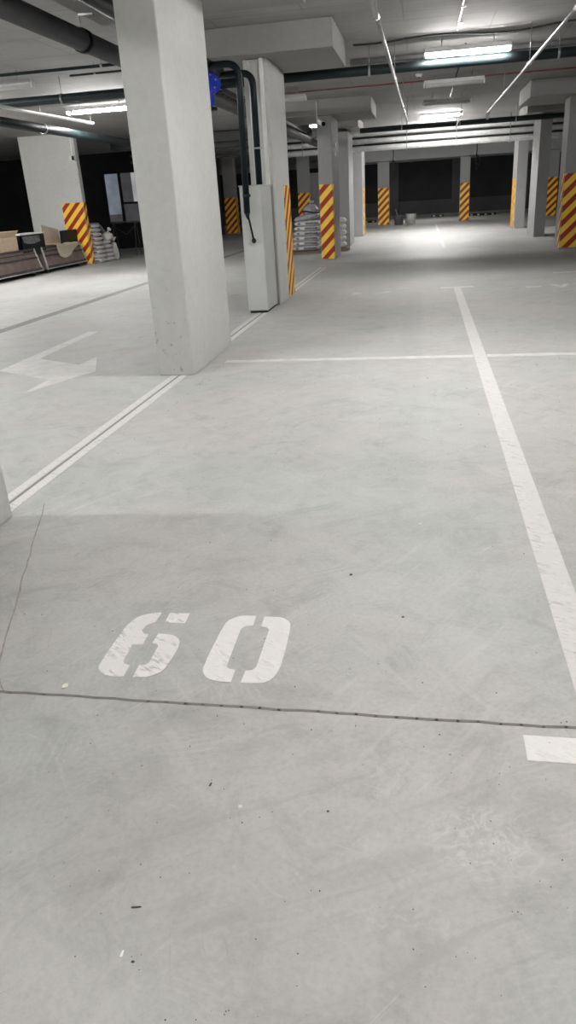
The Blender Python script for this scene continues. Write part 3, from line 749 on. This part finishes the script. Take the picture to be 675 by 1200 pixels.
# ------------------------------------------------------------------ lamps
def lamp(label, x, y, z, L, lit, glow='lamp'):
    t = thing('ceiling_lamp', label, 'ceiling lamp', (x, y, z), 'strip lamps under the ceiling')
    obj('housing', box_bm(x - L / 2, x + L / 2, y - .08, y + .08, z + .01, z + .08, .008), M['white_plastic'] if lit else M['grey_plastic'], t)
    b = bmesh.new()
    for s in (0,):
        tube(b, [(x - L / 2 + .03, y, z), (x + L / 2 - .03, y, z)], .05, 16)
    obj('diffuser', b, M[glow] if lit else M['grey_plastic'], t)
    for s in (-1, 1):
        obj('end_cap', box_bm(x + s * L / 2 - .015, x + s * L / 2 + .015, y - .056, y + .056, z - .045, z + .04, .01), M['white_plastic'], t)
        b = bmesh.new(); cyl(b, (x + s * L * .3, y, z + .07), (x + s * L * .3, y, ZC), .008, 6)
        obj('hanger', b, M['steel'], t)
    return t
lamp('nearest lit strip lamp, glowing white at the top right of the picture', .62, 13.5, 3.45, 1.3, True, 'lamp_soft')
lamp('nearer of the two unlit strip lamps in the middle of the ceiling', .56, 17.6, 3.50, 1.2, False)
lamp('farther of the two unlit strip lamps in the middle of the ceiling', .52, 21.1, 3.50, 1.15, False)
lamp('farthest lit strip lamp before the foil ducts', .47, 25.75, 3.60, 1.25, True, 'lamp_mid')
lamp('lit strip lamp over the left aisle, left of the big pillar', -6.85, 16.9, 3.50, 1.5, True)
lamp('unlit strip lamp at the left edge of the picture', -6.85, 12.75, 3.45, 1.2, False)
lamp('unlit strip lamp right of the second pillar top', -2.95, 17.6, 3.46, .9, False)
lamp('small bright lamp glimpsed left of the camera pillar top', -3.2, 24.1, 3.46, .3, True, 'lamp_dim')
# unseen lamps outside the frame: centre row assumed, the others added for brightness
for x, y, gl in ((.2, 6.6, 'lamp_mid'), (.3, 1.6, 'lamp_soft'), (.4, -3.4, 'lamp_soft'), (4.2, 6.4, 'lamp_soft'), (-5.6, 3.2, 'lamp'), (-8.2, 6.4, 'lamp'), (-10.9, 16.9, 'lamp'), (-9.6, 11.6, 'lamp')):
    lamp('unseen strip lamp put outside the frame to light the near bays and aisle', x, y, 3.5, 1.3, True, gl)
lamp('lit strip lamp hidden above the foil ducts', .3, 29.5, 3.485, 1.5, True)
lamp('lit strip lamp hidden behind the foil ducts', .3, 33.2, 3.475, 1.4, True)
lamp('unseen strip lamp added over the far bay behind the striped far pillars', .3, 45.0, 3.52, 1.5, True, 'lamp_soft')  # unseen lamp added to lift the black far bay
# long dark strip below the ceiling, beyond the green crossing pipe
t = thing('ceiling_slat', 'dark flat rail under the ceiling just beyond the green crossing pipe', 'slat', (0, 14.75, 3.6))
obj('slat', box_bm(-1.3, 6, 14.70, 14.85, 3.585, 3.645, .004), M['pipe_grey'], t)
t = thing('smoke_detector', 'small white disc detector on the ceiling left of the unlit lamps', 'detector', (-.14, 17.2, 3.64))
b = bmesh.new(); tube(b, [(-.14, 17.2, ZC - .001), (-.14, 17.2, 3.64), (-.14, 17.2, 3.61)], .06, 16, radii=[.07, .07, .04]); db = obj('detector_body', b, M['white_plastic'], t)
b = bmesh.new(); cyl(b, (-.14, 17.2, 3.615), (-.14, 17.2, 3.595), .02, 12); obj('sensor', b, M['black'], db)

# surveillance camera at the top of the camera pillar
t = thing('security_camera', 'small white bullet security camera at the top of the striped pillar', 'security camera', (-2.5, 20.0, 3.2))
b = bmesh.new(); tube(b, [(-2.58, 20.09, 3.24), (-2.56, 19.98, 3.24), (-2.5, 19.9, 3.2)], .025, 10); obj('bracket', b, M['white_plastic'], t)
b = bmesh.new(); cyl(b, (-2.55, 20.02, 3.21), (-2.42, 19.78, 3.13), .055, 16); cb = obj('camera_body', b, M['white_plastic'], t)
b = bmesh.new(); cyl(b, (-2.422, 19.784, 3.131), (-2.405, 19.755, 3.121), .048, 16); obj('lens', b, M['black'], cb)
b = bmesh.new(); tube(b, [(-2.58, 19.96, 3.25), (-2.58, 19.88, 3.3), (-2.58, 19.88, 3.62)], .012, 8); obj('conduit', b, M['white_plastic'], t)

# ------------------------------------------------------------------ skips on the left
def skip(label, y0, y1, x=-10.3):
    t = thing('rubble_skip', label, 'skip', (x - .75, (y0 + y1) / 2, 0))
    h0, h1 = .1, .68
    D = 1.35
    s0, s1 = .0, .22           # ends lean inwards towards the rim
    def prof(z): return (z - h0) / (h1 - h0)
    b = bmesh.new()
    V = []
    for z in (h0, h1):
        k = prof(z) * .07; f = prof(z) * .14
        V.append([b.verts.new(c) for c in ((x - f, y0 + k, z), (x - f, y1 - k, z), (x - D + f, y1 - k, z), (x - D + f, y0 + k, z))])
    lo, hi = V
    b.faces.new(lo[::-1])
    for i in range(4): b.faces.new((lo[i], lo[(i + 1) % 4], hi[(i + 1) % 4], hi[i]))
    bmesh.ops.solidify(b, geom=b.faces[:], thickness=.02)
    sk = obj('skip_body', b, M['skip'], t)
    def front(ya, yb, z, w, out=.02):
        f = prof(z) * .14; k = prof(z) * .07
        b = box_bm(x - f - .01, x - f + out + .012, y0 + k + ya, y1 - k - yb, z - w / 2, z + w / 2, .004)
        return b
    for z, w in ((.30, .035), (.46, .03)):
        pass
    for z, w, m_ in ((.155, .06, 'skip_rib'), (.45, .045, 'skip_rib'), (.57, .02, 'skip_rib'), (.66, .05, 'skip_rib')):
        obj('rib', front(0, 0, z, w), M[m_], sk)
    for e in (0, 1):            # scraped edge post on both ends of the front
        b = bmesh.new()
        pts = []
        for z in (h0, h1):
            k = prof(z) * .07; f = prof(z) * .14
            yy = y0 + k if e == 0 else y1 - k
            pts.append((x - f + .02, yy, z))
        tube(b, pts, .028, 8)
        obj('edge_post', b, M['skip_edge'], sk)
    b = bmesh.new(); bx(b, x - .02, x + .035, y0 + .02, y1 - .02, .10, .125); obj('lower_edge', b, M['skip_edge'], t)
    for yy in (y0 + .25, y1 - .25):
        obj('skid', box_bm(x - D + .1, x - .12, yy - .05, yy + .05, 0, h0, .005), M['skip_rib'], t)
    return t
skip('long brown metal skip at the left edge, nearer of the two', 15.9, 19.75)
skip('shorter brown metal skip with cream cloth over its rim, beside the striped pier', 20.05, 22.65)

def crumple(bm, amp, sc, seed):
    for v in bm.verts:
        v.co += noise.noise_vector(v.co * sc + Vector((seed, seed, 0))) * amp

# contents
t = thing('black_crate', 'open black crate with a white rim standing on the nearer skip', 'crate', (-10.75, 19.35, .45))
cx0, cx1, cy0, cy1, cz0, cz1 = -10.95, -10.42, 19.1, 20.4, .62, 1.04
b = bmesh.new()
bx(b, cx0, cx1, cy0, cy1, cz0 - .1, cz0 - .07); bx(b, cx0, cx0 + .03, cy0, cy1, cz0 - .07, cz1); bx(b, cx1 - .03, cx1, cy0, cy1, cz0 - .07, cz1)
bx(b, cx0, cx1, cy0, cy0 + .03, cz0 - .07, cz1); bx(b, cx0, cx1, cy1 - .03, cy1, cz0 - .07, cz1)
cbod = obj('crate_body', b, M['black'], t)
b = bmesh.new()
for q in ((cx0 - .02, cx1 + .02, cy0 - .02, cy0 + .04), (cx0 - .02, cx1 + .02, cy1 - .04, cy1 + .02), (cx0 - .02, cx0 + .04, cy0, cy1), (cx1 - .04, cx1 + .02, cy0, cy1)):
    bx(b, q[0], q[1], q[2], q[3], cz1, cz1 + .035)
obj('rim', b, M['white_plastic'], cbod)
b = bmesh.new(); bmesh.ops.create_grid(b, x_segments=14, y_segments=5, size=.5)
for v in b.verts:
    u, w = v.co.x, v.co.y
    v.co = Vector((cx1 + .012 + .01 * math.sin(u * 19 + w * 5), (cy0 + cy1) / 2 - .1 + u * (cy1 - cy0) * .72, (.93 + w * .15) - (.05 * (1 - 4 * u * u) if w < 0 else 0)))
obj('liner', b, M['liner'], cbod)
t = thing('cardboard_box', 'brown cardboard box with open flaps at the far left on the skip', 'box', (-10.8, 17.1, .6))
ct = obj('carton', box_bm(-11.15, -10.46, 16.9, 18.98, .55, 1.03, .01), M['cardboard'], t)
for k, (ya, yb, s) in enumerate(((17.0, 17.9, .2), (18.0, 18.95, -.15))):
    b = bmesh.new(); bx(b, -.012, 0, ya, yb, 0, .2)
    bmesh.ops.rotate(b, verts=b.verts, cent=(0, 0, 0), matrix=Matrix.Rotation(.9 + s, 3, 'Y')); bmesh.ops.translate(b, verts=b.verts, vec=(-10.5, 0, 1.02))
    obj('flap', b, M['cardboard'], ct)
for k, (ya, yb, z, lab) in enumerate(((18.3, 19.9, 1.12, 'crumpled white paper lying behind the black crate'),)):
    b = bmesh.new(); bmesh.ops.create_grid(b, x_segments=18, y_segments=10, size=.5)
    for v in b.verts: v.co = Vector((-11.2 + v.co.y * .5, (ya + yb) / 2 + v.co.x * (yb - ya), 1.02 - .3 * abs(v.co.y)))
    crumple(b, .12, 5, 3)
    bmesh.ops.solidify(b, geom=b.faces[:], thickness=.006)
    tag(obj('paper_sheet', b, M['white_chip']), lab, 'paper')
def plank(name, label, cat, mat, c, size, rx=0, ry=0, rz=0, bev=.006):
    b = box_bm(-size[0] / 2, size[0] / 2, -size[1] / 2, size[1] / 2, 0, size[2], bev)
    R = Matrix.Rotation(rz, 3, 'Z') @ Matrix.Rotation(ry, 3, 'Y') @ Matrix.Rotation(rx, 3, 'X')
    bmesh.ops.rotate(b, verts=b.verts, cent=(0, 0, 0), matrix=R); bmesh.ops.translate(b, verts=b.verts, vec=c)
    return tag(obj(name, b, mat), label, cat)
plank('tan_board', 'tan board leaning in the farther skip behind the black panel', 'board', M['board'], (-10.80, 21.6, .42), (.03, 1.0, .76), rx=-.18, ry=-.12)
plank('black_sheet', 'black flat panel standing in the farther skip before the striped pier', 'panel', M['black'], (-10.56, 22.2, .50), (.03, 1.12, .55), ry=.06, rx=.0)
# cream cloth draped over the rim of the second skip
b = bmesh.new()
NU, NV = 20, 16
grid = []
for i in range(NU + 1):
    row = []
    for j in range(NV + 1):
        u, v = i / NU, j / NV
        y = 20.95 + 1.5 * u
        s = v * (.62 + .12 * math.sin(u * 5) - .12 * u)
        if s < .3: x, z = -10.72 + s, .70 + .012 * math.sin(u * 14)
        else:
            q = s - .3
            x, z = -10.40 + .035 + q * .16 + .012 * math.sin(u * 17), .70 - q * .95
        z += .012 * math.sin(u * 9 + v * 4)
        row.append(b.verts.new((x, y + .02 * math.sin(v * 7), z)))
    grid.append(row)
for i in range(NU):
    for j in range(NV):
        f = b.faces.new((grid[i][j], grid[i + 1][j], grid[i + 1][j + 1], grid[i][j + 1])); f.smooth = True
bmesh.ops.solidify(b, geom=b.faces[:], thickness=.008)
tag(obj('cream_cloth', b, M['cloth']), 'cream cloth draped over the front rim of the farther skip', 'cloth')
plank('flat_board', 'flat tan sheet lying on the farther skip behind the cream cloth', 'board', M['board'], (-10.85, 21.3, .685), (.4, 1.9, .02))

# ------------------------------------------------------------------ sacks
def sack_bm(L, Wd, Hh, seed, loc=(0, 0, 0), rot=(0, 0, 0)):
    """stuffed pillow sack: L along x, Wd along y, Hh high, resting on z=0, with pinched seam ends"""
    b = bmesh.new()
    N, K = 14, 16
    rings = []
    for i in range(N + 1):
        u = -1 + 2 * i / N
        e = (1 - abs(u) ** 4) ** .5
        ring = []
        for k in range(K):
            a = 2 * PI * k / K
            ca, sa = math.cos(a), math.sin(a)
            sq = lambda c, p: math.copysign(abs(c) ** p, c)
            y = sq(ca, .6) * Wd / 2 * (.82 + .18 * e)
            z = sq(sa, .7) * Hh / 2 * (.22 + .78 * e)
            ring.append(b.verts.new((u * L / 2, y, z + Hh / 2)))
        rings.append(ring)
    for p, q in zip(rings, rings[1:]):
        for k in range(K):
            f = b.faces.new((p[k], p[(k + 1) % K], q[(k + 1) % K], q[k])); f.smooth = True
    b.faces.new(rings[0][::-1]); b.faces.new(rings[-1])
    for v in b.verts:
        n = noise.noise_vector(v.co * 6 + Vector((seed * 3.7, 0, 0)))
        v.co += Vector((n.x * .012, n.y * .02, n.z * .008 * min(1, v.co.z / .05 if v.co.z > 0 else 0)))
    M4 = Matrix.Rotation(rot[2], 3, 'Z') @ Matrix.Rotation(rot[1], 3, 'Y') @ Matrix.Rotation(rot[0], 3, 'X')
    bmesh.ops.rotate(b, verts=b.verts, cent=(0, 0, 0), matrix=M4)
    bmesh.ops.translate(b, verts=b.verts, vec=loc)
    return b
ords = ['bottom', 'second', 'third', 'fourth', 'fifth', 'sixth', 'seventh', 'eighth', 'ninth']
# pallet and printed sacks beside the camera pillar
t = thing('wooden_pallet', 'low wooden pallet under the printed sacks left of the camera pillar', 'pallet', (-3.42, 22.95, 0))
for yy in (22.62, 22.97, 23.3):
    obj('runner', box_bm(-3.9, -2.95, yy - .05, yy + .05, 0, .07, .004), M['wood'], t)
for k in range(6):
    obj('deck_board', box_bm(-3.9 + k * .163, -3.9 + k * .163 + .13, 22.55, 23.37, .07, .09, .003), M['wood'], t)
z = .09
HS = .135
for k in range(6):
    o = obj('printed_sack', sack_bm(.80 - .02 * (k > 3), .62, HS + .008, k, (-3.43 + random.uniform(-.03, .03) + .015 * k, 22.9, z), (0, 0, random.uniform(-.03, .03))), M['sack'])
    tag(o, f'white printed sack, {ords[k]} of the pile left of the camera pillar' if k else 'white printed sack at the bottom of the pile left of the camera pillar', 'sack', 'printed sacks beside the camera pillar')
    z += HS
tag(obj('plain_sack', sack_bm(.72, .5, .16, 9, (-3.36, 22.92, z + .02), (0, -.16, 0)), M['grey_bag']), 'grey sack slumped on top of the printed sacks', 'sack')
t = thing('tied_sack', 'grey plastic sack tied with black cord on top of the printed pile', 'sack', (-3.22, 22.95, z + .15))
b = bmesh.new()
tube(b, [(-3.24, 22.95, z + .16 + h) for h in (0, .06, .16, .24, .29, .33, .38)], .1, 16, radii=[.16, .22, .22, .14, .06, .05, .10])
crumple(b, .025, 9, 2)
obj('bag', b, M['grey_bag'], t)
b = bmesh.new(); tube(b, [(-3.24 + .24 * math.cos(a), 22.95 + .24 * math.sin(a), z + .235 + .03 * math.sin(a * 2)) for a in [k * PI / 8 for k in range(17)]], .02, 8)
obj('cord', b, M['tie'], t)
b = bmesh.new(); cyl(b, (-3.24, 22.95, z + .435), (-3.24, 22.95, z + .475), .07, 12); obj('neck_tie', b, M['tie'], t)
# narrow pile between the camera pillar and the next one
for k in range(5):
    tag(obj('plain_sack', sack_bm(.5, .45, .18, 20 + k, (-2.52, 23.3, .10 + .165 * k), (0, 0, .1 * (k % 2))), M['sack_plain']), f'grey white sack showing behind the camera pillar, {ords[k]} of its stack' if k else 'grey white sack at the bottom of the stack behind the camera pillar', 'sack', 'sacks behind the camera pillar')
t = thing('wooden_pallet', 'dark pallet under the sacks behind the camera pillar', 'pallet', (-2.5, 23.3, 0))
for yy in (23.05, 23.3, 23.55): obj('runner', box_bm(-2.8, -2.2, yy - .04, yy + .04, 0, .08, .004), M['wood'], t)
obj('deck', box_bm(-2.8, -2.2, 23.0, 23.6, .08, .10, .004), M['wood'], t)

# sacks beside the left pier
hz = .128
for k in range(9):
    m_ = M['sack_red'] if k in (4, 5) else (M['sack_plain'] if k % 3 == 1 else M['sack'])
    wob_ = random.uniform(-.04, .04)
    lx = .70 - .012 * k
    o = obj('cement_sack', sack_bm(lx, .62, hz + .01, 40 + k, (-10.36 - .008 * k + wob_ * .4, 23.36 + .006 * k, .0 + hz * k), (0, 0, wob_)), m_)
    tag(o, f'sack beside the striped left pier, {ords[k]} of the tall stack' if k else 'sack at the bottom of the tall stack beside the striped left pier', 'sack', 'sacks beside the left pier')
for k in range(5):
    m_ = M['sack'] if k % 2 else M['sack_plain']
    o = obj('cement_sack', sack_bm(.62, .58, hz + .012, 60 + k, (-10.27 - .02 * k, 23.98, .0 + hz * k), (0, 0, random.uniform(-.08, .08))), m_)
    tag(o, f'sack {ords[k]} from the floor in the lower stack right of the tall one' if k else 'sack at the bottom of the lower stack right of the tall one', 'sack', 'sacks beside the left pier')
# grey tarpaulin thrown over the back of the stacks
b = bmesh.new(); bmesh.ops.create_grid(b, x_segments=16, y_segments=12, size=.5)
for v in b.verts:
    u, w = v.co.x + .5, v.co.y + .5          # u along the slope, w across
    x = -10.12 - w * .6; zt = 1.16 - u * .46 - .03 * math.sin(u * PI)
    v.co = Vector((x + .06 * u, 23.55 + u * .85, zt + .015 * math.sin(u * 9 + w * 5) + .02))
bmesh.ops.solidify(b, geom=b.faces[:], thickness=.01)
for f in b.faces: f.smooth = True
tag(obj('grey_tarpaulin', b, M['tarp']), 'grey tarpaulin sloping over the back of the sack stacks', 'tarpaulin')
def tied_bag(x, y, r, h, label):
    t = thing('tied_bag', label, 'bag', (x, y, 0))
    b = bmesh.new()
    tube(b, [(x, y, h * q) for q in (0, .06, .25, .5, .7, .8, .84, .9, 1.0)], r, 18, radii=[r * .75, r * .95, r, r * .95, r * .6, r * .25, r * .22, r * .5, r * .8])
    crumple(b, .03, 8, x)
    for v in b.verts: v.co.z = max(v.co.z, .001)
    obj('bag', b, M['white_bag'], t)
    b = bmesh.new(); cyl(b, (x, y, h * .80), (x, y, h * .85), r * .33, 12); obj('neck_tie', b, M['tie'], t)
tied_bag(-10.13, 24.55, .15, .70, 'white tied bag standing on the floor right of the sack stacks')
t = thing('tied_bag', 'small white bag tucked on top of the lower sack stack', 'bag', (-10.12, 24.12, .62))
b = bmesh.new(); bmesh.ops.create_uvsphere(b, u_segments=14, v_segments=10, radius=.17, matrix=Matrix.Translation((-10.12, 24.12, .75)) @ Matrix.Diagonal((1, 1, .8, 1)))
crumple(b, .05, 8, 5)
for f in b.faces: f.smooth = True
obj('bag', b, M['white_bag'], t)
b = bmesh.new(); tube(b, [(-10.08, 24.1, .86), (-10.04, 24.08, .93), (-9.99, 24.06, .97)], .05, 10, radii=[.04, .03, .07]); obj('knot', b, M['white_bag'], t)
# thin trestle frame in the dark behind
t = thing('metal_trestle', 'thin grey metal trestle frame standing in the dark behind the sacks', 'trestle', (-10.3, 26.3, 0))
b = bmesh.new()
for x in (-10.75, -9.95): 
    cyl(b, (x, 26.1, 0), (x, 26.3, 1.12), .014, 8); cyl(b, (x, 26.6, 0), (x, 26.4, 1.12), .014, 8)
obj('leg_frame', b, M['pipe_grey'], t)
b = bmesh.new(); cyl(b, (-10.9, 26.35, 1.12), (-9.8, 26.35, 1.12), .018, 8); cyl(b, (-10.75, 26.3, 1.0), (-10.3, 26.3, .7), .01, 8); cyl(b, (-9.95, 26.3, 1.0), (-10.3, 26.3, .7), .01, 8)
obj('top_bar', b, M['pipe_grey'], t)

# ------------------------------------------------------------------ things at the far bay
def bucket(x, y, r, h, mat, label):
    t = thing('bucket', label, 'bucket', (x, y, 0))
    b = bmesh.new()
    tube(b, [(x, y, q) for q in (0, h * .95, h, h, h * .1)], r, 20, radii=[r * .8, r * .98, r * 1.05, r * .93, r * .74])
    pl = obj('pail', b, mat, t)
    b = bmesh.new(); tube(b, [(x + r * 1.04 * math.cos(a), y - r * .5 * math.sin(a), h * .92 - r * .75 * math.sin(a)) for a in [k * PI / 10 for k in range(11)]], .008, 6)
    obj('handle', b, M['steel'], pl)
bucket(-.66, 40.6, .27, .50, M['bucket_white'], 'white bucket on the floor near the left far pillar')
bucket(-1.28, 40.75, .26, .48, M['bucket_grey'], 'dark grey bucket left of the white one near the far pillar')
for x, y, lab in ((.8, 50.2, 'black rubber wheel stop before the middle of the far bay'), (2.95, 48.2, 'black rubber wheel stop just right of the right far pillar'), (3.75, 48.0, 'black rubber wheel stop beside the bright right pillar'), (-3.1, 46.0, 'black rubber wheel stop left of the left far pillar')):
    t = thing('wheel_stop', lab, 'wheel stop', (x, y, 0), 'wheel stops in the far bays')
    b = bmesh.new()
    V = [(-.08, 0), (.08, 0), (.05, .12), (-.05, .12)]
    vs = [[b.verts.new((x + s * .4, y + p, q)) for p, q in V] for s in (-1, 1)]
    b.faces.new(vs[0]); b.faces.new(vs[1][::-1])
    for k in range(4): b.faces.new((vs[0][k], vs[0][(k + 1) % 4], vs[1][(k + 1) % 4], vs[1][k]))
    rb = obj('rubber_body', b, M['black'], t)
    for s in (-.2, .2):
        obj('reflector', box_bm(x + s - .06, x + s + .06, y - .085, y - .068, .03, .09), M['white_plastic'], rb)
t = thing('leaning_stick', 'short pale stick leaning on the far wall above the buckets', 'stick', (-1.8, 53.9, .9))
b = bmesh.new(); cyl(b, (-2.25, 53.88, 1.65), (-1.75, 53.6, .08), .03, 8); obj('shaft', b, M['white_plastic'], t)
obj('foot', box_bm(-1.85, -1.65, 53.55, 53.65, .08, .14, .01), M['pipe_grey'], t)

# ------------------------------------------------------------------ camera and world
R = ((0.9841611265553898, 0.16777963937434132, -0.05724394805254223),
     (0.013720060794813416, -0.39402714465587957, -0.9189963923792743),
     (-0.17674455269968806, 0.9036551343769096, -0.3900881454302818))
cam = bpy.data.cameras.new('camera'); co = bpy.data.objects.new('camera', cam); C.objects.link(co)
mw = Matrix(((R[0][0], -R[1][0], -R[2][0], 0), (R[0][1], -R[1][1], -R[2][1], 0), (R[0][2], -R[1][2], -R[2][2], 1.5), (0, 0, 0, 1)))
co.matrix_world = mw
cam.sensor_fit = 'VERTICAL'; cam.sensor_height = 36.0; cam.lens = 861.83 / 1200 * 36
cam.clip_start = 0.05; cam.clip_end = 300
bpy.context.scene.camera = co
w = bpy.data.worlds.new('world'); bpy.context.scene.world = w; w.use_nodes = True
w.node_tree.nodes['Background'].inputs[0].default_value = (0.02, 0.02, 0.02, 1)
s = bpy.context.scene
s.view_settings.view_transform = 'Standard'; s.view_settings.look = 'None'
s.view_settings.gamma = 1; s.view_settings.use_curve_mapping = False
s.view_settings.exposure = 2.45
